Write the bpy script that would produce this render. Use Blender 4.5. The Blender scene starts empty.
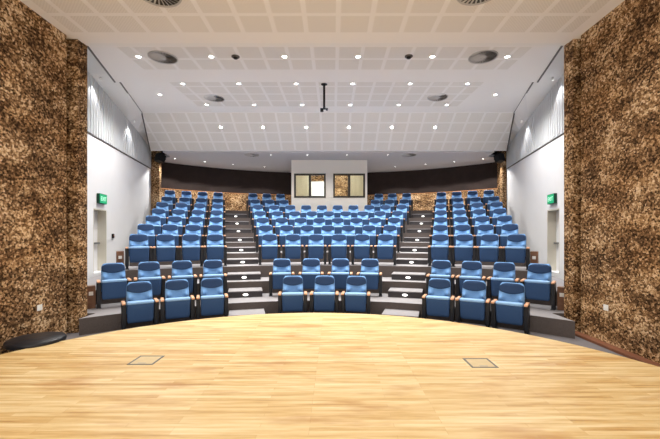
import bpy, bmesh, math, random
from mathutils import Vector, Matrix
random.seed(7)
PI = math.pi
sc = bpy.context.scene
COL = sc.collection

# ------------------------------------------------------------------ materials
def new_mat(name):
    m = bpy.data.materials.new(name); m.use_nodes = True
    nt = m.node_tree
    return m, nt, nt.nodes['Principled BSDF']

def rgb(r, g, b):
    f = lambda c: (c/255/12.92) if c/255 <= .04045 else ((c/255+.055)/1.055)**2.4
    return (f(r), f(g), f(b), 1)

def N(nt, t, **kw):
    n = nt.nodes.new(t)
    for k, v in kw.items():
        setattr(n, k, v)
    return n

def L(nt, a, b): nt.links.new(a, b)

def math_node(nt, op, a, b=None, c=None):
    n = N(nt, 'ShaderNodeMath', operation=op)
    for i, v in enumerate((a, b, c)):
        if v is None: continue
        if isinstance(v, (int, float)): n.inputs[i].default_value = v
        else: L(nt, v, n.inputs[i])
    return n.outputs[0]

def mixc(nt, fac, a, b, mode='MIX'):
    n = N(nt, 'ShaderNodeMix', data_type='RGBA', blend_type=mode)
    for s, v in ((n.inputs[0], fac), (n.inputs[6], a), (n.inputs[7], b)):
        if isinstance(v, (int, float, tuple)): s.default_value = v
        else: L(nt, v, s)
    return n.outputs[2]

def ramp(nt, fac, stops, interp='LINEAR'):
    n = N(nt, 'ShaderNodeValToRGB'); n.color_ramp.interpolation = interp
    e = n.color_ramp.elements
    while len(e) < len(stops): e.new(.5)
    for i, (p, c) in enumerate(stops): e[i].position = p; e[i].color = c
    L(nt, fac, n.inputs[0]); return n.outputs[0]

def plain(name, col, rough=.6, metal=0, spec=.3, noise=0, nscale=8, bump=0, bscale=200):
    m, nt, p = new_mat(name)
    p.inputs['Base Color'].default_value = col
    p.inputs['Roughness'].default_value = rough
    p.inputs['Metallic'].default_value = metal
    p.inputs['Specular IOR Level'].default_value = spec
    tc = N(nt, 'ShaderNodeTexCoord')
    if noise:
        n = N(nt, 'ShaderNodeTexNoise'); n.inputs['Scale'].default_value = nscale; n.inputs['Detail'].default_value = 4
        L(nt, tc.outputs['Object'], n.inputs['Vector'])
        d = tuple(c*(1-noise) for c in col[:3])+(1,); u = tuple(min(1, c*(1+noise)) for c in col[:3])+(1,)
        L(nt, ramp(nt, n.outputs[0], [(.3, d), (.7, u)]), p.inputs['Base Color'])
    if bump:
        n = N(nt, 'ShaderNodeTexNoise'); n.inputs['Scale'].default_value = bscale
        L(nt, tc.outputs['Object'], n.inputs['Vector'])
        b = N(nt, 'ShaderNodeBump'); b.inputs['Strength'].default_value = bump; b.inputs['Distance'].default_value = .002
        L(nt, n.outputs[0], b.inputs['Height']); L(nt, b.outputs[0], p.inputs['Normal'])
    return m

def emit(name, col, s):
    m, nt, p = new_mat(name)
    p.inputs['Base Color'].default_value = col
    p.inputs['Emission Color'].default_value = col
    p.inputs['Emission Strength'].default_value = s
    return m

def cork_mat():
    m, nt, p = new_mat('cork_chips')
    tc = N(nt, 'ShaderNodeTexCoord')
    mp = N(nt, 'ShaderNodeMapping'); mp.inputs['Scale'].default_value = (1, 1, 1.15)
    L(nt, tc.outputs['Object'], mp.inputs['Vector'])
    v = N(nt, 'ShaderNodeTexVoronoi'); v.inputs['Scale'].default_value = 29
    L(nt, mp.outputs[0], v.inputs['Vector'])
    sep = N(nt, 'ShaderNodeSeparateColor'); L(nt, v.outputs['Color'], sep.inputs[0])
    v2 = N(nt, 'ShaderNodeTexVoronoi'); v2.inputs['Scale'].default_value = 66
    L(nt, mp.outputs[0], v2.inputs['Vector'])
    sep2 = N(nt, 'ShaderNodeSeparateColor'); L(nt, v2.outputs['Color'], sep2.inputs[0])
    n = N(nt, 'ShaderNodeTexNoise'); n.inputs['Scale'].default_value = 1.6; n.inputs['Detail'].default_value = 5
    n.inputs['Roughness'].default_value = .62
    mp2 = N(nt, 'ShaderNodeMapping'); mp2.inputs['Scale'].default_value = (1, 1, 1.6)
    L(nt, tc.outputs['Object'], mp2.inputs['Vector']); L(nt, mp2.outputs[0], n.inputs['Vector'])
    a = math_node(nt, 'MULTIPLY', sep.outputs[0], .68)
    b = math_node(nt, 'MULTIPLY_ADD', sep2.outputs[1], .35, a)
    c = math_node(nt, 'MULTIPLY_ADD', n.outputs[0], 1.5, b)
    c = math_node(nt, 'SUBTRACT', c, .82)
    col = ramp(nt, c, [(.04, rgb(48, 35, 25)), (.27, rgb(94, 70, 48)), (.5, rgb(136, 104, 73)),
                       (.70, rgb(190, 156, 116)), (.92, rgb(228, 204, 170))])
    n3 = N(nt, 'ShaderNodeTexNoise'); n3.inputs['Scale'].default_value = 1.1; n3.inputs['Detail'].default_value = 3
    L(nt, mp2.outputs[0], n3.inputs['Vector'])
    tint = ramp(nt, n3.outputs[0], [(.42, (1, 1, 1, 1)), (.66, (1.0, .80, .52, 1))])
    col = mixc(nt, .35, col, tint, 'MULTIPLY')
    L(nt, col, p.inputs['Base Color'])
    p.inputs['Roughness'].default_value = .9; p.inputs['Specular IOR Level'].default_value = .1
    bm = N(nt, 'ShaderNodeBump'); bm.inputs['Strength'].default_value = .6; bm.inputs['Distance'].default_value = .01
    L(nt, sep.outputs[0], bm.inputs['Height']); L(nt, bm.outputs[0], p.inputs['Normal'])
    return m

def wood_floor_mat():
    m, nt, p = new_mat('maple_strip_floor')
    tc = N(nt, 'ShaderNodeTexCoord')
    br = N(nt, 'ShaderNodeTexBrick'); br.offset = .37; br.offset_frequency = 3
    br.inputs['Color1'].default_value = (0, 0, 0, 1); br.inputs['Color2'].default_value = (1, 1, 1, 1)
    br.inputs['Mortar'].default_value = (.35, .35, .35, 1)
    br.inputs['Scale'].default_value = 1; br.inputs['Brick Width'].default_value = 1.15
    br.inputs['Row Height'].default_value = .06; br.inputs['Mortar Size'].default_value = .0018
    br.inputs['Mortar Smooth'].default_value = .2
    L(nt, tc.outputs['Object'], br.inputs['Vector'])
    g = N(nt, 'ShaderNodeTexNoise'); g.inputs['Scale'].default_value = 3; g.inputs['Detail'].default_value = 6; g.inputs['Roughness'].default_value = .6
    mp = N(nt, 'ShaderNodeMapping'); mp.inputs['Scale'].default_value = (.55, 7, 1)
    L(nt, tc.outputs['Object'], mp.inputs['Vector']); L(nt, mp.outputs[0], g.inputs['Vector'])
    k = N(nt, 'ShaderNodeTexNoise'); k.inputs['Scale'].default_value = 1.1; k.inputs['Detail'].default_value = 3
    mpk = N(nt, 'ShaderNodeMapping'); mpk.inputs['Scale'].default_value = (1.2, 4.5, 1)
    L(nt, tc.outputs['Object'], mpk.inputs['Vector']); L(nt, mpk.outputs[0], k.inputs['Vector'])
    sep = N(nt, 'ShaderNodeSeparateColor'); L(nt, br.outputs['Color'], sep.inputs[0])
    f = math_node(nt, 'MULTIPLY', sep.outputs[0], .27)
    f = math_node(nt, 'MULTIPLY_ADD', g.outputs[0], 1.0, f)
    f = math_node(nt, 'SUBTRACT', f, .08)
    col = ramp(nt, f, [(.24, rgb(184, 142, 84)), (.44, rgb(211, 176, 118)), (.6, rgb(223, 195, 142)), (.85, rgb(237, 215, 170))])
    knot = ramp(nt, k.outputs[0], [(.54, (0, 0, 0, 1)), (.70, (1, 1, 1, 1))])
    col = mixc(nt, math_node(nt, 'MULTIPLY', knot, .55), col, rgb(178, 122, 66))
    seam = math_node(nt, 'MULTIPLY', br.outputs['Fac'], .35)
    col = mixc(nt, seam, col, rgb(165, 115, 62))
    L(nt, col, p.inputs['Base Color'])
    p.inputs['Roughness'].default_value = .38; p.inputs['Specular IOR Level'].default_value = .35
    return m

def panel_ceiling_mat(name, pu, pv, v0, v1, umax, base, tile, margin=.075):
    """plain plaster board with a field of perforated squares; UV holds metres"""
    m, nt, p = new_mat(name)
    uv = N(nt, 'ShaderNodeUVMap'); uv.uv_map = 'metres'
    s = N(nt, 'ShaderNodeSeparateXYZ'); L(nt, uv.outputs[0], s.inputs[0])
    u, v = s.outputs[0], s.outputs[1]
    fu = math_node(nt, 'FRACT', math_node(nt, 'ADD', math_node(nt, 'DIVIDE', u, pu), 100.5))
    fv = math_node(nt, 'FRACT', math_node(nt, 'ADD', math_node(nt, 'DIVIDE', math_node(nt, 'SUBTRACT', v, v0), pv), 100.0))
    def inside(x):
        d = math_node(nt, 'ABSOLUTE', math_node(nt, 'SUBTRACT', x, .5))
        return math_node(nt, 'LESS_THAN', d, .5-margin)
    mask = math_node(nt, 'MULTIPLY', inside(fu), inside(fv))
    mask = math_node(nt, 'MULTIPLY', mask, math_node(nt, 'LESS_THAN', math_node(nt, 'ABSOLUTE', u), umax))
    mask = math_node(nt, 'MULTIPLY', mask, math_node(nt, 'GREATER_THAN', v, v0))
    mask = math_node(nt, 'MULTIPLY', mask, math_node(nt, 'LESS_THAN', v, v1))
    hx = math_node(nt, 'SINE', math_node(nt, 'MULTIPLY', u, 2*PI/.055))
    hy = math_node(nt, 'SINE', math_node(nt, 'MULTIPLY', v, 2*PI/.055))
    hole = math_node(nt, 'GREATER_THAN', math_node(nt, 'MULTIPLY', hx, hy), .35)
    tcol = mixc(nt, math_node(nt, 'MULTIPLY', hole, .14), tile, rgb(120, 112, 104))
    L(nt, mixc(nt, mask, base, tcol), p.inputs['Base Color'])
    p.inputs['Roughness'].default_value = .9; p.inputs['Specular IOR Level'].default_value = .1
    return m

def glass_mat():
    m, nt, p = new_mat('window_glass')
    nt.nodes.remove(p)
    out = nt.nodes['Material Output']
    t = N(nt, 'ShaderNodeBsdfTransparent'); t.inputs[0].default_value = (.93, .96, .94, 1)
    g = N(nt, 'ShaderNodeBsdfGlossy'); g.inputs['Roughness'].default_value = .02
    mx = N(nt, 'ShaderNodeMixShader'); fr = N(nt, 'ShaderNodeFresnel'); fr.inputs[0].default_value = 1.35
    L(nt, fr.outputs[0], mx.inputs[0]); L(nt, t.outputs[0], mx.inputs[1]); L(nt, g.outputs[0], mx.inputs[2]); L(nt, mx.outputs[0], out.inputs[0])
    return m

def blind_mat():
    m, nt, p = new_mat('cream_blind')
    p.inputs['Base Color'].default_value = rgb(238, 236, 222); p.inputs['Roughness'].default_value = .9
    t = N(nt, 'ShaderNodeBsdfTranslucent'); t.inputs[0].default_value = rgb(240, 236, 224)
    mx = N(nt, 'ShaderNodeMixShader'); mx.inputs[0].default_value = .95
    L(nt, p.outputs[0], mx.inputs[1]); L(nt, t.outputs[0], mx.inputs[2]); L(nt, mx.outputs[0], nt.nodes['Material Output'].inputs[0])
    return m

M = dict(
    cork=cork_mat(), stage=wood_floor_mat(), glass=glass_mat(),
    white=plain('white_painted_wall', rgb(238, 238, 240), .85, noise=.015, nscale=2),
    cream=plain('cream_jamb_paint', rgb(222, 217, 203), .8),
    cove=plain('cove_plaster', rgb(236, 234, 231), .9),
    soffit=plain('soffit_plaster', rgb(196, 194, 196), .9),
    slat=plain('pale_slat_paint', rgb(214, 217, 220), .6),
    tread=plain('grey_vinyl_tread', rgb(142, 139, 141), .7, noise=.05, nscale=30),
    riser=plain('brown_grey_carpet', rgb(92, 84, 81), .95, noise=.14, nscale=60, spec=.1),
    stepdark=plain('charcoal_step_carpet', rgb(70, 67, 69), .95, noise=.12, nscale=60, spec=.1),
    nosing=plain('pale_nosing_strip', rgb(205, 200, 198), .5),
    floor=plain('grey_pit_floor', rgb(112, 108, 110), .8, noise=.06, nscale=20),
    back_blue=plain('light_blue_fabric', rgb(110, 153, 203), .85, noise=.05, nscale=60, bump=.2, spec=.15),
    head_blue=plain('slate_blue_fabric', rgb(45, 65, 97), .85, noise=.05, nscale=60, bump=.2, spec=.15),
    under_blue=plain('medium_blue_seat_fabric', rgb(57, 83, 122), .85, noise=.05, nscale=60, bump=.2, spec=.15),
    edge_lit_blue=plain('lit_blue_seat_edge_fabric', rgb(142, 180, 222), .85, noise=.03, nscale=60, spec=.15),  # paler blue stands for light caught on the cushion edge
    black=plain('black_metal', rgb(24, 23, 26), .5),
    black_soft=plain('black_laminate', rgb(30, 31, 36), .42),
    shell=plain('dark_back_shell', rgb(28, 34, 48), .6),
    armwood=plain('varnished_arm_wood', rgb(222, 170, 134), .4, noise=.12, nscale=18),
    panelwood=plain('brown_wood_panel', rgb(118, 84, 64), .5, noise=.2, nscale=14),
    skirt=plain('red_brown_skirting', rgb(122, 78, 56), .45, noise=.12, nscale=10),
    darkwall=plain('dark_brown_panel_wall', rgb(44, 33, 30), .75, noise=.15, nscale=3),
    cap=plain('orange_brown_cap', rgb(176, 122, 76), .5),
    steel=plain('brushed_steel', rgb(150, 152, 156), .35, metal=.8),
    plate=plain('white_plastic', rgb(238, 238, 236), .4),
    vent=plain('vent_grey_white', rgb(186, 183, 180), .5),
    ventdark=plain('vent_dark_void', rgb(64, 61, 59), .9),
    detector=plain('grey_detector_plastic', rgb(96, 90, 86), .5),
    greenface=emit('green_sign_face', rgb(30, 165, 112), .25),
    greenbody=plain('green_sign_box', rgb(18, 70, 52), .5),
    signtext=emit('pale_sign_letters', rgb(190, 240, 216), .5),
    frame=plain('dark_bronze_frame', rgb(58, 54, 50), .45),
    blind=blind_mat(),
    board=plain('whiteboard_gloss', rgb(244, 246, 250), .3),
    booth=plain('warm_white_booth_wall', rgb(236, 231, 224), .85),
    lens=emit('lamp_lens', (1, .97, .93, 1), 14),
    steplens=emit('step_lamp_lens', (1, .98, .95, 1), 1.0),
    lid=plain('beige_lid_insert', rgb(206, 184, 140), .5, noise=.05),
    hatchframe=plain('grey_hatch_frame', rgb(112, 112, 108), .4, metal=.5),
)
ceil_base = rgb(240, 236, 232)

# ------------------------------------------------------------------ geometry helpers
class MB:
    """collects shapes and links them as ONE mesh object"""
    def __init__(s): s.bm = bmesh.new()
    def box(s, x0, x1, y0, y1, z0, z1, bevel=0, mi=0, seg=2, mat=None):
        b = bmesh.new()
        bmesh.ops.create_cube(b, size=1)
        for v in b.verts:
            v.co = Vector(((x0+x1)/2+v.co.x*(x1-x0), (y0+y1)/2+v.co.y*(y1-y0), (z0+z1)/2+v.co.z*(z1-z0)))
        if bevel: bmesh.ops.bevel(b, geom=b.edges[:], offset=bevel, segments=seg, profile=.5, affect='EDGES')
        s._merge(b, mi, mat)
    def _merge(s, b, mi=0, mat=None):
        mp = {}
        for v in b.verts:
            mp[v] = s.bm.verts.new(mat @ v.co if mat else v.co)
        for f in b.faces:
            try:
                n = s.bm.faces.new([mp[v] for v in f.verts]); n.material_index = mi; n.smooth = f.smooth
            except ValueError: pass
        b.free()
    def face(s, pts, mi=0):
        f = s.bm.faces.new([s.bm.verts.new(p) for p in pts]); f.material_index = mi; return f
    def prism(s, pts, z0, z1, top=0, side=0, bottom=0):
        """vertical prism over a plan polygon (counter-clockwise)"""
        lo = [s.bm.verts.new((x, y, z0)) for x, y in pts]; hi = [s.bm.verts.new((x, y, z1)) for x, y in pts]
        s.bm.faces.new(hi).material_index = top
        s.bm.faces.new(lo[::-1]).material_index = bottom
        n = len(pts)
        for i in range(n):
            j = (i+1) % n
            s.bm.faces.new((lo[i], lo[j], hi[j], hi[i])).material_index = side
    def loft(s, rings, cap=True, smooth=True, mi=0):
        vs = [[s.bm.verts.new(p) for p in r] for r in rings]
        n = len(rings[0])
        for a, b in zip(vs, vs[1:]):
            for i in range(n):
                f = s.bm.faces.new((a[i], a[(i+1) % n], b[(i+1) % n], b[i])); f.smooth = smooth; f.material_index = mi
        if cap:
            f = s.bm.faces.new(vs[0][::-1]); f.material_index = mi
            f = s.bm.faces.new(vs[-1]); f.material_index = mi
    def lathe(s, prof, c=(0, 0, 0), n=32, mi=0, smooth=True, mat=None):
        b = MB(); rings = [[(c[0]+r*math.cos(2*PI*k/n), c[1]+r*math.sin(2*PI*k/n), c[2]+z) for k in range(n)] for r, z in prof]
        b.loft(rings, True, smooth, mi); s._merge(b.bm, mi, mat)
    def build(s, name, mats, parent=None, kind=None, smooth_angle=None):
        bmesh.ops.recalc_face_normals(s.bm, faces=s.bm.faces[:])
        me = bpy.data.meshes.new(name); s.bm.to_mesh(me); s.bm.free()
        for m in (mats if isinstance(mats, (list, tuple)) else [mats]): me.materials.append(m)
        o = bpy.data.objects.new(name, me); COL.objects.link(o)
        if parent: o.parent = parent
        if kind: o['kind'] = kind
        return o

def tag(o, label, cat, group=None):
    o['label'] = label; o['category'] = cat
    if group: o['group'] = group
    return o

def thing(name, label, cat, loc=(0, 0, 0), rotz=0, group=None):
    o = bpy.data.objects.new(name, None); COL.objects.link(o)
    o.empty_display_size = .1
    o.location = loc; o.rotation_euler = (0, 0, rotz)
    return tag(o, label, cat, group)

def dup(root, loc, rotz, label):
    r = root.copy(); COL.objects.link(r); r.location = loc; r.rotation_euler = (0, 0, rotz); r['label'] = label
    for ch in root.children:
        c = ch.copy(); COL.objects.link(c); c.parent = r
        for g in ch.children:
            d = g.copy(); COL.objects.link(d); d.parent = c
    return r

def struct(mb, name, mats, parent=None):
    return mb.build(name, mats, parent, 'structure')

ORD = ['first', 'second', 'third', 'fourth', 'fifth', 'sixth', 'seventh', 'eighth', 'ninth', 'tenth']

# ------------------------------------------------------------------ plan of the hall
CX, CY = -.1, 1.54                      # centre of the seating arcs
SEAT_R = [6.78, 8.0, 9.65, 10.95, 12.3, 13.7, 14.95, 16.35, 17.45]
TIER_R = [7.0, 8.2, 9.11, 10.35, 11.7, 13.1, 14.35, 15.7, 16.85]
TIER_Z = [.315, .64, .97, 1.28, 1.60, 1.94, 2.29, 2.66, 3.07]
SEAT_Z = [0, .315, .97, 1.28, 1.60, 1.94, 2.29, 2.66, 3.07]
STAGE_Z = .25
def wall_x(y):
    return 4.70 if y < 7.16 else 7.35+.19*(y-11.1)
BW_C, BW_R = 9.3, 12.5                  # back wall arc

def arc_pt(r, a): return (CX+r*math.sin(a), CY+r*math.cos(a))
def arc_limit(r, sgn):
    lo, hi = 0, 1.5
    for _ in range(40):
        m = (lo+hi)/2; x, y = arc_pt(r, sgn*m)
        if abs(x) < wall_x(y) - .02: lo = m
        else: hi = m
    return sgn*lo
def arc_line(r, n=40):
    a, b = arc_limit(r, -1), arc_limit(r, 1)
    return [arc_pt(r, a+(b-a)*k/n) for k in range(n+1)]
def back_line(n=30, r=BW_R, lim=8.9):
    a = math.asin(lim/r)
    return [(r*math.sin(-a+2*a*k/n), BW_C+r*math.cos(-a+2*a*k/n)) for k in range(n+1)]

OUT_L = [31.3, 29.95, 28.65, 27.65, 27.0, 26.2, 25.7]; OUT_R = [32.95, 31.3, 30.0, 28.85, 28.05, 27.35, 26.7]
def tier_line(i, r, n=40):
    m = .40/SEAT_R[i]
    a, b = -math.radians(OUT_L[i-2])-m, math.radians(OUT_R[i-2])+m
    return [arc_pt(r, a+(b-a)*k/n) for k in range(n+1)]
# floor slab under everything
f = MB(); f.box(-10, 10, -3, 23, -.2, 0); struct(f, 'floor', M['floor'])
# tiers
for i, (r, z) in enumerate(zip(TIER_R, TIER_Z)):
    if i == 0: near = [(x, y-.012*x*x) for x, y in arc_line(r, 240) if -4.56 < x < 4.6]; near = [(near[0][0], 7.17)]+near+[(near[-1][0], 7.17)]
    elif i == 1: near = arc_line(r)
    else: near = tier_line(i, r)
    if i == 0: far = arc_line(TIER_R[1]+.02)
    elif i == 1: far = [(-8.42, 17.0), (8.42, 17.0)]
    elif i < len(TIER_R)-1: far = tier_line(i, TIER_R[i+1]+.02)
    else: far = back_line()
    t = MB(); zb = 0 if i < 2 else .6
    t.prism(near+far[::-1], zb, z, top=0, side=1, bottom=1)
    struct(t, 'floor', [M['tread'], M['riser']])
    if i == 0: continue
# stage
SX, SY, SR = -.15, 2.8, 4.7
a0 = math.asin((4.83+SX)/SR)
pts = [(-4.84, -3), (4.55, -3), (4.55, 2.8)]
A = [math.radians(d) for d in range(90, -91, -3)]
arc = [(SX+SR*math.sin(a), SY+SR*math.cos(a)) for a in A]
s = MB(); s.prism([(-4.84, -3), (4.54, -3)]+arc, 0, STAGE_Z, top=0, side=1, bottom=1)
struct(s, 'floor_stage', [M['stage'], M['stepdark']])

# ------------------------------------------------------------------ cork stage walls
for sgn, side in ((-1, 'left'), (1, 'right')):
    X = 4.83 if sgn < 0 else 4.88
    w = MB(); w.box(min(sgn*X, sgn*5.6), max(sgn*X, sgn*5.6), -3, 6.76, 0, 5.66)
    struct(w, 'wall_stage_'+side, M['cork'])
    g = MB(); g.box(min(sgn*(X+.14), sgn*5.6), max(sgn*(X+.14), sgn*5.6), 6.76, 6.885, 0, 5.9)
    struct(g, 'wall_recess_'+side, M['cork'])
    c = MB()
    XC = 4.715 if sgn < 0 else 4.82
    c.box(min(sgn*XC, sgn*5.6), max(sgn*XC, sgn*5.6), 6.885, 7.16, 0, 7.8)
    struct(c, 'wall_column_'+side, M['cork'])
    r = MB(); r.box(min(sgn*5.6, sgn*7.2), max(sgn*5.6, sgn*7.2), 7.0, 7.16, 0, 7.8)
    struct(r, 'wall_return_'+side, M['white'])
    b = MB()
    if sgn > 0: b.box(min(sgn*(X-.16), sgn*X), max(sgn*(X-.16), sgn*X), -3, 6.86, 0, .045, .006)
    if sgn > 0: struct(b, 'baseboard_'+side, M['skirt'])
    # wall plate
    p = MB(); p.box(-.008, .008, -.05, .05, -.05, .05, .004)
    o = p.build('wall_plate', M['plate'])
    o.location = (sgn*(X-.008), 6.13, .64)
    tag(o, 'small square white plate low on the %s cork wall' % side, 'wall plate')
    k = MB(); k.box(-.006, .006, -.014, .014, -.022, .022, .003)
    ko = k.build('socket_insert', M['plate'], o); ko.location = (-sgn*.012, 0, 0)

# ------------------------------------------------------------------ side walls
D = {-1: (11.35, 12.30), 1: (11.40, 12.35)}
DZ0, DZ1 = .64, 2.72
DIR = .19
def wall_quad(sgn, y0, y1, z0, z1, t0=0, t1=.36):
    """prism in the splayed wall between two depths"""
    pts = [(sgn*(wall_x(y0)+t0), y0), (sgn*(wall_x(y0)+t1), y0), (sgn*(wall_x(y1)+t1), y1), (sgn*(wall_x(y1)+t0), y1)]
    if sgn < 0: pts = pts[::-1]
    return pts, z0, z1
for sgn, side in ((-1, 'left'), (1, 'right')):
    d0, d1 = D[sgn]
    w = MB()
    for y0, y1, z0, z1 in ((7.16, d0, 0, 7.8), (d1, 17.2, 0, 7.8), (d0, d1, DZ1, 7.8), (d0, d1, 0, DZ0)):
        w.prism(*wall_quad(sgn, y0, y1, z0, z1))
    struct(w, 'wall_'+side, M['white'])
    # rear piece between the side wall and the curved back wall
    w = MB(); pts = [(sgn*8.5, 17.0), (sgn*9.6, 17.0), (sgn*9.6, 19.5), (sgn*8.72, 19.5)]
    w.prism(pts if sgn > 0 else pts[::-1], 0, 7.8); struct(w, 'wall_rear_'+side, M['cork'])
    XP = 8.1 if sgn < 0 else 8.28
    w = MB(); w.box(min(sgn*XP, sgn*8.6), max(sgn*XP, sgn*8.6), 17.08, 17.3, 1, 6.6)
    struct(w, 'wall_pier_'+side, M['cork'])
    # slatted acoustic panel, rounded ribs on a backing board
    n = 54; y_a, y_b = 7.3, 17.0
    top = lambda y: 7.26-.3*(y-7.6)*.36-.0035*(y-7.6)**2
    bot = 5.03
    s = MB()
    pr = []
    for k in range(n):
        ya = y_a+(y_b-y_a)*k/n; st = (y_b-y_a)/n
        for q, dpt in ((0, .012), (.1, .06), (.6, .06), (.7, .012)):
            pr.append((ya+q*st, dpt))
    pr.append((y_b, .012))
    lo = [(sgn*(wall_x(y)-d), y, bot) for y, d in pr]; hi = [(sgn*(wall_x(y)-d), y, top(y)) for y, d in pr]
    for k in range(len(pr)-1):
        s.face([lo[k], lo[k+1], hi[k+1], hi[k]])
    lw = [(sgn*wall_x(y), y, bot) for y, d in pr]
    for k in range(len(pr)-1): s.face([lo[k], lo[k+1], lw[k+1], lw[k]])
    tr = struct(s, 'trim_1' if sgn < 0 else 'trim_2', M['slat'])
    # dark strip coloured as the shadow line under the panel
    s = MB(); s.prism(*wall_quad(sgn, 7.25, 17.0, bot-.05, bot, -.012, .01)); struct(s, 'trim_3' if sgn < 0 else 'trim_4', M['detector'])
    # door
    d = MB(); d.prism(*wall_quad(sgn, d0, d1, DZ0, DZ1, .30, .35))
    dr = struct(d, 'door_1' if sgn < 0 else 'door_2', M['white'])
    fr = MB()
    fr.prism(*wall_quad(sgn, d1-.03, d1+.002, DZ0, DZ1, .0, .30)); fr.prism(*wall_quad(sgn, d0-.002, d0+.03, DZ0, DZ1, .0, .30))
    fr.prism(*wall_quad(sgn, d0, d1, DZ1-.03, DZ1, .0, .30))
    struct(fr, 'door_frame', M['cream'], dr)
    pb = MB(); pb.prism(*wall_quad(sgn, d0+.08, d1-.06, 1.56, 1.62, .2, .25))
    for yy in (d0+.12, d1-.14): pb.prism(*wall_quad(sgn, yy, yy+.04, 1.57, 1.61, .24, .31))
    pb.build('push_bar', M['steel'], dr)
    # exit sign box flat on the wall above the door
    yc = 11.83
    zc = 3.06
    rot = math.atan(DIR)*(1 if sgn < 0 else -1)
    t = thing('exit_sign', 'green EXIT sign box above the door in the %s white wall' % side, 'exit sign', (sgn*(wall_x(yc)-.002), yc, zc), rot)
    q = MB(); q.box(-.045, .045, -.275, .275, -.16, .16, .008); bo = q.build('sign_box', M['greenbody'], t); bo.location = (-sgn*.045, 0, 0)
    q = MB(); q.box(-.003, .003, -.262, .262, -.147, .147); fo = q.build('sign_face', M['greenface'], t); fo.location = (-sgn*.0925, 0, 0)
    cu = bpy.data.curves.new('exit_text', 'FONT'); cu.body = 'EXIT'; cu.size = .2; cu.extrude = .002; cu.align_x = 'CENTER'; cu.align_y = 'CENTER'
    tmp = bpy.data.objects.new('exit_text', cu); COL.objects.link(tmp)
    dg = bpy.context.evaluated_depsgraph_get()
    me = bpy.data.meshes.new_from_object(tmp.evaluated_get(dg)); bpy.data.objects.remove(tmp)
    me.materials.clear(); me.materials.append(M['signtext'])
    lt = bpy.data.objects.new('lettering', me); COL.objects.link(lt); lt.parent = t
    lt.location = (-sgn*.099, 0, -.01); lt.rotation_euler = (PI/2, 0, PI/2 if sgn < 0 else -PI/2)
# small dark wall device beyond the door at left
yd = 12.75
t = thing('wall_switch', 'small dark wall device beside the door in the left white wall', 'switch', (-(wall_x(yd)-.001), yd, 1.83), math.atan(DIR))
q = MB(); q.box(0, .05, -.06, .06, -.08, .08, .008); q.build('casing', M['black'], t)
q = MB(); q.box(.05, .058, -.03, .03, -.02, .04, .003); q.build('button_plate', M['skirt'], t)

# ------------------------------------------------------------------ back wall, wainscot, booth
bl = back_line(); w = MB(); bo_ = [(x*1.02, y+.2) for x, y in bl]
w.prism(bl+bo_[::-1], 2.6, 7.8); struct(w, 'wall_back', M['darkwall'])
i1 = back_line(r=BW_R-.05, lim=8.85)
w = MB(); w.prism(i1+bl[::-1], 2.9, 4.22); struct(w, 'wall_wainscot', M['cork'])
i2 = back_line(r=BW_R-.075, lim=8.83)
w = MB(); w.prism(i2+bl[::-1], 4.22, 4.25); struct(w, 'trim_5', M['cap'])

BX0, BX1, BY, BYB = -1.88, 1.91, 17.9, 20.3
BZ0, BZ1 = 2.5, 5.6
WX = [(-1.745, -.165), (.215, 1.80)]
WZ = (3.715, 4.92)
w = MB()
xs = [BX0, WX[0][0], WX[0][1], WX[1][0], WX[1][1], BX1]
for k in range(5):
    if k in (1, 3):
        w.box(xs[k], xs[k+1], BY, BY+.14, BZ0, WZ[0]); w.box(xs[k], xs[k+1], BY, BY+.14, WZ[1], BZ1)
    else: w.box(xs[k], xs[k+1], BY, BY+.14, BZ0, BZ1)
struct(w, 'wall_booth_front', M['booth'])
for nm, x0, x1 in (('left', BX0, BX0+.12), ('right', BX1-.12, BX1)):
    w = MB(); w.box(x0, x1, BY+.14, 21.5, BZ0, BZ1); struct(w, 'wall_booth_'+nm, M['booth'])
w = MB(); w.box(BX0+.12, BX1-.12, BYB, BYB+.1, BZ0, BZ1); struct(w, 'wall_booth_back', M['cork'])
w = MB(); w.box(BX0+.12, BX1-.12, BY+.14, BYB, 3.0, 3.1); struct(w, 'floor_booth', M['riser'])
for n, ((x0, x1), z) in enumerate(zip(WX, (0, 0))):
    w = MB(); t_ = .085; xm = (x0+x1)/2
    w.box(x0, x1, BY-.02, BY+.1, WZ[1]-t_, WZ[1]); w.box(x0, x1, BY-.02, BY+.1, WZ[0], WZ[0]+t_)
    w.box(x0, x0+t_, BY-.02, BY+.1, WZ[0]+t_, WZ[1]-t_); w.box(x1-t_, x1, BY-.02, BY+.1, WZ[0]+t_, WZ[1]-t_)
    w.box(xm-.06, xm+.06, BY, BY+.08, WZ[0]+t_, WZ[1]-t_)
    fr = struct(w, 'window_%d' % (n+1), M['frame'])
    for a, b, yy in ((x0+t_, xm-.05, BY+.03), (xm+.05, x1-t_, BY+.05)):
        g = MB(); g.box(a, b, yy, yy+.006, WZ[0]+t_, WZ[1]-t_); struct(g, 'window_pane', M['glass'], fr)
    # blind behind one half
    a, b = (x0+.05, xm+.02) if n == 0 else (xm-.02, x1-.05)
    q = MB(); nn = 12
    top = []; bt = []
    for k in range(nn*6+1):
        xx = a+(b-a)*k/(nn*6); yy = BY+.24+.018*math.sin(2*PI*k/6)
        top.append((xx, yy)); 
    q.prism(top+[(x, y+.012) for x, y in top[::-1]], WZ[0]-.02, WZ[1]+.05)
    bo = q.build('window_blind', M['blind'])
    tag(bo, 'cream pleated blind drawn over the %s half of the %s booth window' % (('left', 'left') if n == 0 else ('right', 'right')), 'blind')
t = thing('whiteboard', 'white board on the rear wall inside the booth, seen through left window', 'whiteboard', (-.66, BYB-.001, 3.6))
q = MB(); q.box(-.62, .62, -.03, -.005, 0, 1.26, .004); q.build('board_surface', M['board'], t)
q = MB()
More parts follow.
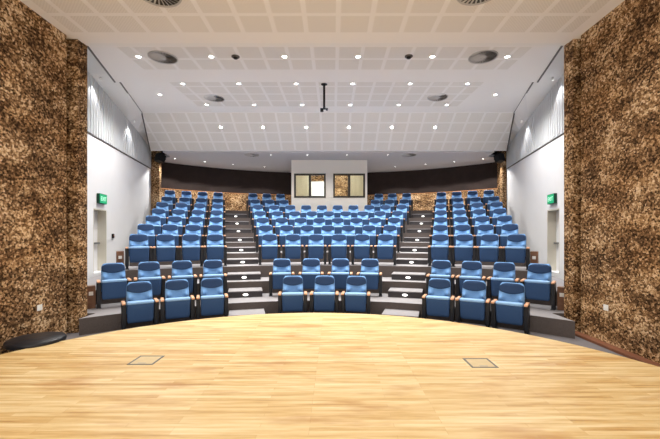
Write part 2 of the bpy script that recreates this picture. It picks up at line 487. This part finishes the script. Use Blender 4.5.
for a in ((-.65, -.62, 0, 1.26), (.62, .65, 0, 1.26), (-.65, .65, -.03, 0), (-.65, .65, 1.26, 1.29)): q.box(a[0], a[1], -.04, 0, a[2], a[3])
q.build('board_frame', M['steel'], t)
q = MB(); q.box(-.4, .4, -.1, -.04, -.03, -.01); q.build('pen_tray', M['steel'], t)
# objects on the sill of the booth
t = thing('desk_microphone', 'small dark desk microphone behind glass at bottom of right booth window', 'microphone', (.50, 18.5, 3.72))
q = MB(); q.lathe([(.07, 0), (.07, .02), (.02, .03)], n=20); q.build('base', M['black'], t)
q = MB(); q.lathe([(.008, .02), (.008, .12)], n=10); q.lathe([(.02, .12), (.03, .15), (.025, .19), (.005, .2)], n=12); q.build('capsule_stem', M['black'], t)
t = thing('booth_desk', 'dark control desk top inside the booth under its windows', 'desk', (0, 18.75, 3.1))
q = MB(); q.box(-1.7, 1.7, -.4, .35, .58, .62, .004); q.build('desk_top', M['panelwood'], t)
for xx in (-1.66, 1.62):
    q = MB(); q.box(xx, xx+.04, -.35, .3, 0, .58); q.build('desk_side', M['panelwood'], t)

# ------------------------------------------------------------------ ceilings
def ceiling_mesh(name, left, right, mat, n=2, thick=.16):
    """left / right: lists of (x, y, z) from front to back; UV in metres (x, running length)"""
    bm = bmesh.new(); uvl = bm.loops.layers.uv.new('metres')
    run = [0]
    for a, b in zip(left, left[1:]): run.append(run[-1]+math.hypot(b[1]-a[1], b[2]-a[2]))
    y0 = left[0][1]
    def vert(p): return bm.verts.new(p)
    for k in range(len(left)-1):
        q = [left[k], right[k], right[k+1], left[k+1]]
        f = bm.faces.new([vert(p) for p in q])
        uvs = [(q[0][0], run[k]), (q[1][0], run[k]), (q[2][0], run[k+1]), (q[3][0], run[k+1])]
        for lp, c in zip(f.loops, uvs): lp[uvl].uv = c
        qq = [(x, y, z+thick) for x, y, z in q]
        f = bm.faces.new([vert(p) for p in qq[::-1]])
        for lp in f.loops: lp[uvl].uv = (50, -5)
        for a, b in ((0, 3), (1, 2)):
            f = bm.faces.new([vert(p) for p in (q[a], q[b], qq[b], qq[a])])
            for lp in f.loops: lp[uvl].uv = (50, -5)
    for k in (0, -1):
        q = [left[k], right[k], tuple(Vector(right[k])+Vector((0, 0, thick))), tuple(Vector(left[k])+Vector((0, 0, thick)))]
        f = bm.faces.new([vert(p) for p in q])
        for lp in f.loops: lp[uvl].uv = (50, -5)
    bmesh.ops.remove_doubles(bm, verts=bm.verts[:], dist=1e-5)
    bmesh.ops.recalc_face_normals(bm, faces=bm.faces[:])
    me = bpy.data.meshes.new(name); bm.to_mesh(me); bm.free(); me.materials.append(mat)
    o = bpy.data.objects.new(name, me); COL.objects.link(o); o['kind'] = 'structure'; return o
def sym(pts): return [(-x, y, z) for x, y, z in pts], pts
def edge2(y): return 5.6+.3*(y-8.5)
def edge3(y): return 6.22+.325*(y-10.6)
S2z = lambda y: 6.33+.02*(y-7.25)
S3z = lambda y: 6.60+.045*(y-10.65)
S4z = lambda y: 6.764-.579*(y-14.3)
S4x = lambda y: 7.42+.33*(y-14.3)
tile = rgb(231, 226, 219)
mS1 = panel_ceiling_mat('ceiling_panels_stage', .585, .585, 6.70-3*.585-.585*12+3, 6.70+3, 4.65, ceil_base, tile)
mS2 = panel_ceiling_mat('ceiling_panels_front', .615, .66, 8.57-7.25, 8.57-7.25+1.33, 4.95, ceil_base, tile)
mS3 = panel_ceiling_mat('ceiling_panels_middle', .60, .70, .15, .15+2.81, 4.9, ceil_base, tile)
mS4 = panel_ceiling_mat('ceiling_panels_rear', .60, .545, .0, 2.2, 8.2, ceil_base, tile, .075)
ceiling_mesh('ceiling', *sym([(5.0, -3, 5.65), (5.0, 7.03, 5.65)]), mS1)
ceiling_mesh('ceiling', *sym([(edge2(7.16), 7.16, S2z(7.16)), (edge2(10.6), 10.6, S2z(10.6))]), mS2, thick=.1)
ceiling_mesh('ceiling', *sym([(edge3(10.65), 10.65, S3z(10.65)), (7.42, 14.3, S3z(14.3))]), mS3, thick=.1)
ceiling_mesh('ceiling', *sym([(7.42, 14.3, S3z(14.3)), (S4x(16.2), 16.2, S4z(16.2))]), mS4, thick=.1)
# flat rear soffit up to the curved back wall
s = MB(); s.prism([(-7.5, 16.2), (7.5, 16.2), (7.6, 17.2), (8.72, 17.4)]+[(x, y+.1) for x, y in back_line(lim=8.72)][::-1]+[(-8.72, 17.4), (-7.6, 17.2)], 5.6, 5.72)
struct(s, 'ceiling_soffit', M['soffit'])
s = MB(); s.box(-10, 10, -3, 23, 7.8, 8.0); struct(s, 'ceiling_light_block', M['cove'])  # unseen slab added to keep outside light out of the ceiling cavity
s = MB(); s.box(-7.3, 7.3, 7.04, 7.15, 5.66, 7.8); struct(s, 'wall_bulkhead', M['cove'])
# dark-coloured strips imitating the shadow gaps at the ceiling band edges
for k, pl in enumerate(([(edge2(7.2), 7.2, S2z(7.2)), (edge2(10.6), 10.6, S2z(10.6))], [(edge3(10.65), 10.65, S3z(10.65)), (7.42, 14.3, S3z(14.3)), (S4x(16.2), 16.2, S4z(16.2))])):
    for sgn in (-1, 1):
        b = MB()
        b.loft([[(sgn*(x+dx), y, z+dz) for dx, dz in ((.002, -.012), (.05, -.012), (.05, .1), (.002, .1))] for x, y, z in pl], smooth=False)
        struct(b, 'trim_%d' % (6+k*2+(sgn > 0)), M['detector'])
# coves
for sgn in (-1, 1):
    c = MB()
    inner = [(edge2(7.25)-.25, 7.25, S2z(7.25)+.2), (edge2(10.6)-.25, 10.6, S2z(10.6)+.2), (edge3(11)-.25, 11.0, S3z(11)+.18), (7.17, 14.3, S3z(14.3)+.18), (S4x(15.2)-.25, 15.2, S4z(15.2)+.2), (S4x(16.3)-.25, 16.3, S4z(16.2)+.26), (S4x(17)-.2, 17.1, S4z(16.2)+.3)]
    topz = lambda y: 7.26-.3*(y-7.6)*.36-.0035*(y-7.6)**2
    outer = [(wall_x(max(y, 7.2))+.02, y, topz(y)-.01) for _, y, _ in inner]
    for k in range(len(inner)-1):
        q = [inner[k], inner[k+1], outer[k+1], outer[k]]
        c.face([(sgn*x, y, z) for x, y, z in q])
    struct(c, 'ceiling_cove', M['cove'])

# ------------------------------------------------------------------ downlights
LAMPS = 0
def lamp(x, y, z, w, size=130, blend=.8, tilt=(0, 0), col=(1, .975, .93), r=.06):
    global LAMPS
    ld = bpy.data.lights.new('downlight_lamp', 'SPOT'); ld.energy = w; ld.spot_size = math.radians(size); ld.spot_blend = blend
    ld.color = col; ld.shadow_soft_size = r
    o = bpy.data.objects.new('downlight_lamp', ld); COL.objects.link(o); o.location = (x, y, z)
    o.rotation_euler = (tilt[0], tilt[1], 0); LAMPS += 1
    return o
q = MB(); q.lathe([(.105, 0), (.105, -.008), (.075, -.014), (.072, -.002)], n=24)
dl0 = thing('downlight', '', 'downlight', group='recessed downlights in the ceiling')
q.build('trim_ring', M['plate'], dl0)
q = MB(); q.lathe([(.07, -.002), (.07, -.009)], n=20); q.build('lens', M['lens'], dl0)
first = [True]
def downlight(x, y, z, label, slope=0, w=100, on=True, size=115, sc_=.8, bl=.8):
    if first[0]:
        dl0.location = (x, y, z); dl0['label'] = label; o = dl0; first[0] = False
    else: o = dup(dl0, (x, y, z), 0, label)
    o.rotation_euler = (slope, 0, 0); o.scale = (sc_, sc_, 1)
    if on: lamp(x, y, z-.05, w, size, bl)
W_ = 235
rowdefs = [
    (9.0, [-4.69, -2.86, -1.02, .83, 2.7, 4.58], 'the front ceiling band'),
    (11.25, [-4.52, -2.76, -.96, .82, 2.62, 4.42], 'the front edge of the middle band'),
    (13.35, [-4.51, -2.74, -.95, .84, 2.65, 4.44], 'the back edge of the middle band'),
    (14.98, [-4.5, -2.72, -.92, .86, 2.66, 4.47], 'the sloping rear band'),
]
zf = [S2z, S3z, S3z, S4z]
for (y, xs, nm), fz, sl in zip(rowdefs, zf, (.02, .045, .045, -.525)):
    for k, x in enumerate(xs):
        downlight(x, y, fz(y), 'round lit downlight, %s from left in %s of ceiling' % (ORD[k], nm), sl, W_, True, 92 if y > 14.5 else 110)
for x, y, s in ((-5.72, 12.25, 'left'), (5.75, 12.25, 'right')):
    downlight(x, y, S3z(y), 'lone round downlight on plain ceiling strip near the %s wall' % s, .045, 310, True, 150)
# soffit downlights follow the back wall
sof = [(-7.55, 17.55), (-6.35, 18.3), (-5.1, 18.95), (-3.55, 19.6), (3.6, 19.6), (5.1, 18.95), (6.4, 18.3), (7.55, 17.55)]
for k, (x, y) in enumerate(sof):
    side = 'left' if x < 0 else 'right'
    idx = k if x < 0 else 7-k
    downlight(x, y, 5.6, 'small downlight in rear soffit, %s in from the %s wall' % (ORD[idx], side), 0, 125, True, 126, .45, .25)
for k, x in enumerate((-2.7, -1.0, .85, 2.75)):
    downlight(x, 16.7, 5.6, 'small downlight at the rear soffit front edge, %s from left' % ORD[k], 0, 60, True, 125, .4)
# unseen stage downlights further forward, added as fill light
for y in (1.2, 4.3):
    for k, x in enumerate((-3.4, -1.15, 1.15, 3.4)):
        downlight(x, y, 5.65, 'added fill downlight, %s from left in the row %s over the stage' % (ORD[k], 'further back' if y < 3 else 'nearer the seats'), 0, 70, True, 150)
# wall washers in the coves
for sgn, side in ((-1, 'left'), (1, 'right')):
    for k, y in enumerate((11.2, 14.1)):
        z = 7.26-.108*(y-7.6)-.0035*(y-7.6)**2-.12
        x = sgn*(wall_x(y)-.3)
        t = thing('wall_washer', 'slim wall washer lamp in the %s cove, %s one' % (side, 'nearer' if k == 0 else 'farther'), 'wall light', (x, y, z), group='wall washers in the coves'); t.scale = (.55, .55, 1)
        q = MB(); q.lathe([(.06, .1), (.06, 0), (.05, 0), (.05, .04)], n=20); q.build('housing', M['plate'], t)
        q = MB(); q.lathe([(.048, .035), (.048, .03)], n=20); q.build('lens', M['lens'], t)
        lamp(x, y, z-.02, 24, 100, .6, (0, sgn*-.10), (1, .98, .97), .03)
# booth room lamp
ld = bpy.data.lights.new('booth_lamp', 'AREA'); ld.energy = 62; ld.size = .9; ld.color = (1, .96, .88)
o = bpy.data.objects.new('booth_lamp', ld); COL.objects.link(o); o.location = (0, 18.95, 5.5)

# ------------------------------------------------------------------ ceiling vents
v0 = thing('ceiling_vent', '', 'vent', group='round swirl vents in the ceiling')
q = MB(); q.lathe([(.35, 0), (.35, -.02), (.33, -.025), (.32, -.004)], n=40); q.build('vent_frame', M['vent'], v0)
q = MB(); q.lathe([(.325, -.002), (.325, -.006)], n=40); q.build('vent_throat', M['ventdark'], v0)
q = MB()
for k in range(26):
    m = Matrix.Rotation(2*PI*k/26, 4, 'Z') @ Matrix.Translation((.2, 0, -.014)) @ Matrix.Rotation(.55, 4, 'X')
    q.box(-.12, .12, -.013, .013, -.002, .002, mat=m)
q.lathe([(.085, -.005), (.085, -.02), (.03, -.024)], n=24)
q.build('vent_blades', M['vent'], v0)
vs = [(-2.52, 5.55, 5.65, 'over the stage toward the left cork wall', 0), (2.45, 5.5, 5.65, 'over the stage toward the right cork wall', 0),
      (-4.1, 9.05, S2z(9.05), 'beside the leftmost downlight of the front ceiling band', .02), (3.98, 9.02, S2z(9.02), 'near the rightmost downlight of the front ceiling band', .02),
      (-3.98, 12.6, S3z(12.6), 'left of the projector pole in the middle ceiling band', .045), (3.85, 12.5, S3z(12.5), 'right of the projector pole in the middle ceiling band', .045),
      (-3.6, 16.75, 5.6, 'in the rear soffit left of the booth', 0), (3.75, 16.75, 5.6, 'in the rear soffit right of the booth', 0)]
for k, (x, y, z, where, sl) in enumerate(vs):
    lab = 'round swirl air vent ' + where
    if k == 0: v0.location = (x, y, z); v0['label'] = lab; o = v0
    else: o = dup(v0, (x, y, z), 0, lab)
    o.rotation_euler = (sl, 0, .4*k)
# dark round detectors
for x, y, s in ((-2.25, 9.0, 'left'), (2.1, 8.98, 'right')):
    t = thing('ceiling_detector', 'small dark round ceiling detector, %s of the pair in front ceiling band' % s, 'detector', (x, y, S2z(y)), group='ceiling detectors')
    q = MB(); q.lathe([(.1, 0), (.1, -.02), (.07, -.03)], n=24); q.build('detector_base', M['detector'], t)
    q = MB(); q.lathe([(.06, -.03), (.05, -.06), (.01, -.065)], n=20); q.build('sensor_cap', M['black'], t)
# projector pole
t = thing('projector_pole', 'black projector pole hanging from the ceiling at centre with bracket', 'projector mount', (-.08, 11.3, S3z(11.3)))
q = MB(); q.lathe([(.1, 0), (.1, -.015), (.03, -.02)], n=24); q.build('ceiling_flange', M['black'], t)
q = MB(); q.lathe([(.035, -.015), (.035, -.78)], n=16); q.build('pole', M['black'], t)
q = MB(); q.box(-.12, .12, -.02, .02, -.80, -.76, .006); q.box(-.12, -.02, -.05, .05, -.87, -.77, .012); q.box(.06, .11, -.04, .04, -.83, -.77, .01)
q.build('bracket', M['black'], t)

# ------------------------------------------------------------------ speakers on the rear piers
for sgn, side in ((-1, 'left'), (1, 'right')):
    t = thing('wall_speaker', 'black loudspeaker tilted down high on the %s rear cork pier' % side, 'speaker', (sgn*7.98+.05, 16.85, 5.47), sgn*.4)
    q = MB(); q.box(-.17, .17, -.16, .16, -.19, .19, .015); c = q.build('cabinet', M['black'], t); c.rotation_euler = (-.3, 0, 0)
    q = MB(); q.box(-.15, .15, -.175, -.16, -.17, .17, .006); g = q.build('grille', M['black_soft'], t); g.rotation_euler = (-.3, 0, 0)
    q = MB(); q.box(-.03, .03, .12, .3, -.03, .03); q.build('mount_arm', M['black'], t)

# ------------------------------------------------------------------ seats
def superellipse(w, d, yc, z, n=28, e=4.0, front=None):
    pts = []
    for k in range(n):
        a = 2*PI*k/n
        c, s_ = math.cos(a), math.sin(a)
        x = w/2*math.copysign(abs(c)**(2/e), c); y = d/2*math.copysign(abs(s_)**(2/e), s_)
        if front and s_ < 0: y += front(x/(w/2), z)
        pts.append((x, yc+y, z))
    return pts
SW = .238                                                # half width
TOP = .93
def half_w(z):
    t = max(0, (z-(TOP-.13))/.13)
    return (SW-.012*(z-.3)/.63)*(1-.22*t**3.2) if t < 1 else SW*.75
def lean(z): return -.055+.16*(z-.33)/.6
def bolster(u, z):
    g = math.exp(-((z-.64)/.055)**2)*math.exp(-((abs(u)-.76)/.2)**2)
    return -.085*g+.03*math.exp(-((z-.66)/.07)**2)*math.exp(-(u/.3)**2)
def make_seat():
    t = thing('auditorium_seat', '', 'seat', group='blue tip-up auditorium seats')
    q = MB(); rings = []
    zs = [.33, .34, .37]+[.42+.02*k for k in range(21)]+[.84, .86, .885, .905, .92, .93]
    for z in zs:
        e = min(1, (z-.325)/.03, (TOP+.004-z)/.035)
        d = .10*max(.25, math.sqrt(max(0, e)))
        rings.append(superellipse(2*half_w(z), d, lean(z), z, n=52, front=bolster))
    q.loft(rings); q.build('backrest', M['back_blue'], t)
    # dark upper panel of the back
    q = MB(); nu, nv = 14, 8
    def surf(u, v, off):
        zl = .722+.05*abs(u)**1.9; zt = TOP-.007-.05*abs(u)**6
        z = zl+(zt-zl)*v; x = u*half_w(z)*.975
        e = min(1, (TOP+.004-z)/.035); d = .10*max(.25, math.sqrt(max(0, e)))
        y = lean(z)-d/2*(1-abs(x/half_w(z))**4.0*.28)-off
        return (x, y, z)
    A_ = [[surf(-1+2*i/nu, j/nv, .010) for i in range(nu+1)] for j in range(nv+1)]
    B_ = [[surf(-1+2*i/nu, j/nv, -.015) for i in range(nu+1)] for j in range(nv+1)]
    bm = q.bm; va = [[bm.verts.new(p) for p in r] for r in A_]; vb = [[bm.verts.new(p) for p in r] for r in B_]
    for j in range(nv):
        for i in range(nu):
            f = bm.faces.new((va[j][i], va[j][i+1], va[j+1][i+1], va[j+1][i])); f.smooth = True
            bm.faces.new((vb[j][i], vb[j+1][i], vb[j+1][i+1], vb[j][i+1]))
    loop = [(0, i) for i in range(nu)]+[(j, nu) for j in range(nv)]+[(nv, nu-i) for i in range(nu)]+[(nv-j, 0) for j in range(nv)]
    for k in range(len(loop)):
        (a, b), (c, d) = loop[k], loop[(k+1) % len(loop)]
        bm.faces.new((va[a][b], vb[a][b], vb[c][d], va[c][d]))
    h = q.build('headrest_panel', M['head_blue'], t); h['label'] = 'darker blue upper panel'
    # rear shell
    q = MB()
    q.loft([superellipse(2*half_w(z)-.03, .05, lean(z)+.05, z, n=20) for z in (.25, .3, .5, .7, .82, .88)])
    q.build('back_shell', M['shell'], t)
    # folded cushion
    q = MB(); rings = []
    for z, w, d, yc in ((.175, .38, .06, -.19), (.18, .42, .09, -.195), (.20, .45, .115, -.20), (.24, .458, .125, -.208), (.34, .462, .135, -.222), (.46, .466, .14, -.236), (.54, .466, .14, -.246), (.556, .46, .13, -.247)):
        rings.append(superellipse(w, d, yc, z, e=6))
    q.loft(rings); cu = q.build('seat_cushion', M['under_blue'], t)
    q = MB()
    q.loft([superellipse(w, d, -.247, z, e=6) for z, w, d in ((.548, .46, .145), (.556, .47, .158), (.575, .474, .162), (.59, .466, .152), (.598, .44, .12))])
    ed = q.build('cushion_edge', M['edge_lit_blue'], cu); ed['label'] = 'front edge of the folded cushion, coloured paler as if lit'
    # side standards with wooden armrests
    for s_ in (-1, 1):
        q = MB(); x0, x1 = sorted((s_*.241, s_*.322))
        q.box(x0, x1, -.27, .02, .10, .55, .012)
        q.box(x0+.008, x1-.008, -.20, -.04, .0, .12, .004)
        q.box(x0-.002, x1+.002, -.25, .03, 0, .018, .004)
        sp = q.build('side_panel', M['black_soft'], t)
        q = MB(); x0, x1 = sorted((s_*.255, s_*.318))
        q.box(x0, x1, -.315, .03, .55, .588, .012, seg=3)
        q.build('armrest', M['armwood'], t)
    return t
seat0 = make_seat()
rows = ['front', 'second', 'third', 'fourth', 'fifth', 'sixth', 'seventh', 'eighth', 'back']
rowname = ['front row', 'second row', 'third row', 'fourth row', 'fifth row', 'sixth row', 'seventh row', 'row before last', 'last row']
SEATS = {
 'left': [(-32.4, -20.45, 3), (-35.5, -20.0, 4), (-31.3, -19.4, 4), (-29.95, -19.25, 4), (-28.65, -19.0, 4), (-27.65, -18.8, 4), (-27.0, -18.6, 4), (-26.2, -18.5, 4), (-25.7, -18.4, 4)],
 'centre': [(-5.3, 7.14, 3), (-7.55, 9.17, 4), (-9.87, 11.47, 6), (-10.6, 11.9, 7), (-11.1, 12.29, 8), (-11.58, 12.59, 9), (-11.92, 13.1, 10), None, None],
 'right': [(22.75, 34.7, 3), (22.1, 37.4, 4), (21.05, 32.95, 4), (20.55, 31.3, 4), (20.15, 30.0, 4), (19.85, 28.85, 4), (19.55, 28.05, 4), (19.4, 27.35, 4), (19.25, 26.45, 4)],
}
SPLIT = {7: [[-12.35, -9.93, -7.5], [8.45, 10.85, 13.33]], 8: [[-12.75, -10.42, -8.1], [8.9, 11.2, 13.6]]}
first_seat = True
def put(row, deg, label):
    global first_seat
    a = math.radians(deg); r = SEAT_R[row]-.1
    x, y = arc_pt(r, a)
    loc = (x, y, SEAT_Z[row])
    if first_seat:
        seat0.location = loc; seat0.rotation_euler = (0, 0, -a); seat0['label'] = label; first_seat = False
    else: dup(seat0, loc, -a, label)
for blk, defs in SEATS.items():
    for r, d in enumerate(defs):
        if d:
            a, b, n = d
            for k in range(n):
                if blk == 'left':
                    wh = '%s from the left wall' % ORD[k]
                elif blk == 'right':
                    wh = '%s from the right wall' % ORD[n-1-k]
                else: wh = '%s from left' % ORD[k]
                put(r, a+(b-a)*k/(n-1), 'blue tip-up seat, %s, %s of the %s block' % (wh, rowname[r], blk))
        else:
            for s_, lst in zip(('left', 'right'), SPLIT[r]):
                for k, deg in enumerate(lst):
                    j = k if s_ == 'right' else len(lst)-1-k
                    put(r, deg, 'blue tip-up seat, %s out from the booth on its %s side, %s' % (ORD[j], s_, rowname[r]))

# wooden end panels beside the outer seats
for row, side, deg in ((1, 'left', -38.6), (2, 'left', -33.95), (1, 'right', 40.6), (2, 'right', 35.5)):
    a = math.radians(deg); x, y = arc_pt(SEAT_R[row]-.2, a)
    t = thing('end_panel', 'brown wooden end panel with pale plate beside the outermost %s seat, %s row' % (side, rows[row]), 'panel', (x, y, SEAT_Z[row]), -a, 'wooden end panels at the row ends')
    q = MB(); q.box(-.085, .085, -.04, .14, 0, .48, .008); q.build('panel_board', M['panelwood'], t)
    q = MB(); q.box(-.04, .04, -.05, -.04, .28, .36, .003); q.build('label_plate', M['plate'], t)

# ------------------------------------------------------------------ aisle half-steps with lamps
s0 = thing('aisle_step', '', 'step', group='half steps in the aisles')
step_src = {}
lev = [0]+TIER_Z
def make_step(h, w, dep, label, loc, rz):
    t = thing('aisle_step', label, 'step', loc, rz, 'half steps in the aisles')
    q = MB(); q.box(-w/2, w/2, 0, dep, 0, h-.025); q.build('step_body', M['stepdark'], t)
    q = MB(); q.box(-w/2-.005, w/2+.005, -.015, dep, h-.025, h, .004); q.build('tread', M['tread'], t)
    q = MB(); q.lathe([(.5, 0), (.5, .3), (.36, 1.0)], n=24); 
    lb = q.build('step_lamp', M['steplens'], t)
    lb.rotation_euler = (PI/2, 0, 0); lb.scale = (.135, .066, .012); lb.location = (0, -.002, (h-.025)/2)
    return t
bpy.data.objects.remove(s0)
for side, aa, ab in (('left', -14.1, -15.6), ('right', 15.75, 16.45)):
    for i in range(9):
        hz = (lev[i+1]-lev[i])/2
        dep = .56 if i > 0 else .62
        r = TIER_R[i]-dep+.005
        ang = math.radians(aa+(ab-aa)*i/8)
        x, y = arc_pt(r, ang)
        make_step(hz, (.77, .83, .89)[i] if i < 3 else .88+.02*i, dep, 'grey half step with white oval lamp, %s up the %s aisle' % (ORD[i], side), (x, y, lev[i]), -ang)

# ------------------------------------------------------------------ stage floor boxes and the round table
for x, y, side in ((-2.24, 4.68, 'left'), (2.08, 4.58, 'right')):
    t = thing('floor_box', 'square grey framed floor socket lid in the stage, %s one' % side, 'floor box', (x, y, STAGE_Z), group='floor boxes in the stage')
    q = MB()
    for a in ((-.165, .165, -.165, -.14), (-.165, .165, .14, .165), (-.165, -.14, -.14, .14), (.14, .165, -.14, .14)): q.box(a[0], a[1], a[2], a[3], -.01, .004)
    q.build('lid_frame', M['hatchframe'], t)
    q = MB(); q.box(-.139, .139, -.139, .139, -.01, .003); q.build('lid', M['lid'], t)
    q = MB(); q.box(-.05, .05, -.12, -.105, .002, .0045); q.build('finger_pull', M['steel'], t)
t = thing('round_table', 'low round black table standing beside the stage under the left cork wall', 'table', (-4.36, 5.5, 0))
q = MB(); q.lathe([(.36, .225), (.375, .235), (.375, .288), (.36, .303), (.02, .305)], n=56); q.build('table_top', M['black_soft'], t)
q = MB(); q.lathe([(.06, .02), (.05, .05), (.05, .25)], n=24); q.build('pedestal', M['black'], t)
q = MB(); q.lathe([(.26, 0), (.26, .012), (.07, .03)], n=40); q.build('base_disc', M['black'], t)

# ------------------------------------------------------------------ camera, world, view
cam = bpy.data.cameras.new('camera'); co = bpy.data.objects.new('camera', cam); COL.objects.link(co)
co.location = (.2, 0, 1.9); co.rotation_euler = (PI/2, 0, 0)
cam.sensor_width = 36; cam.lens = 358/660*36
cam.shift_x = -3/660; cam.shift_y = 14.5/660
cam.clip_start = .05
sc.camera = co
wd = bpy.data.worlds.new('world'); sc.world = wd; wd.use_nodes = True
bg = wd.node_tree.nodes['Background']; bg.inputs[0].default_value = (1, .985, .955, 1); bg.inputs[1].default_value = 1.6
sc.view_settings.view_transform = 'Standard'; sc.view_settings.look = 'None'
sc.view_settings.exposure = .70; sc.view_settings.gamma = 1
sc.view_settings.use_curve_mapping = False
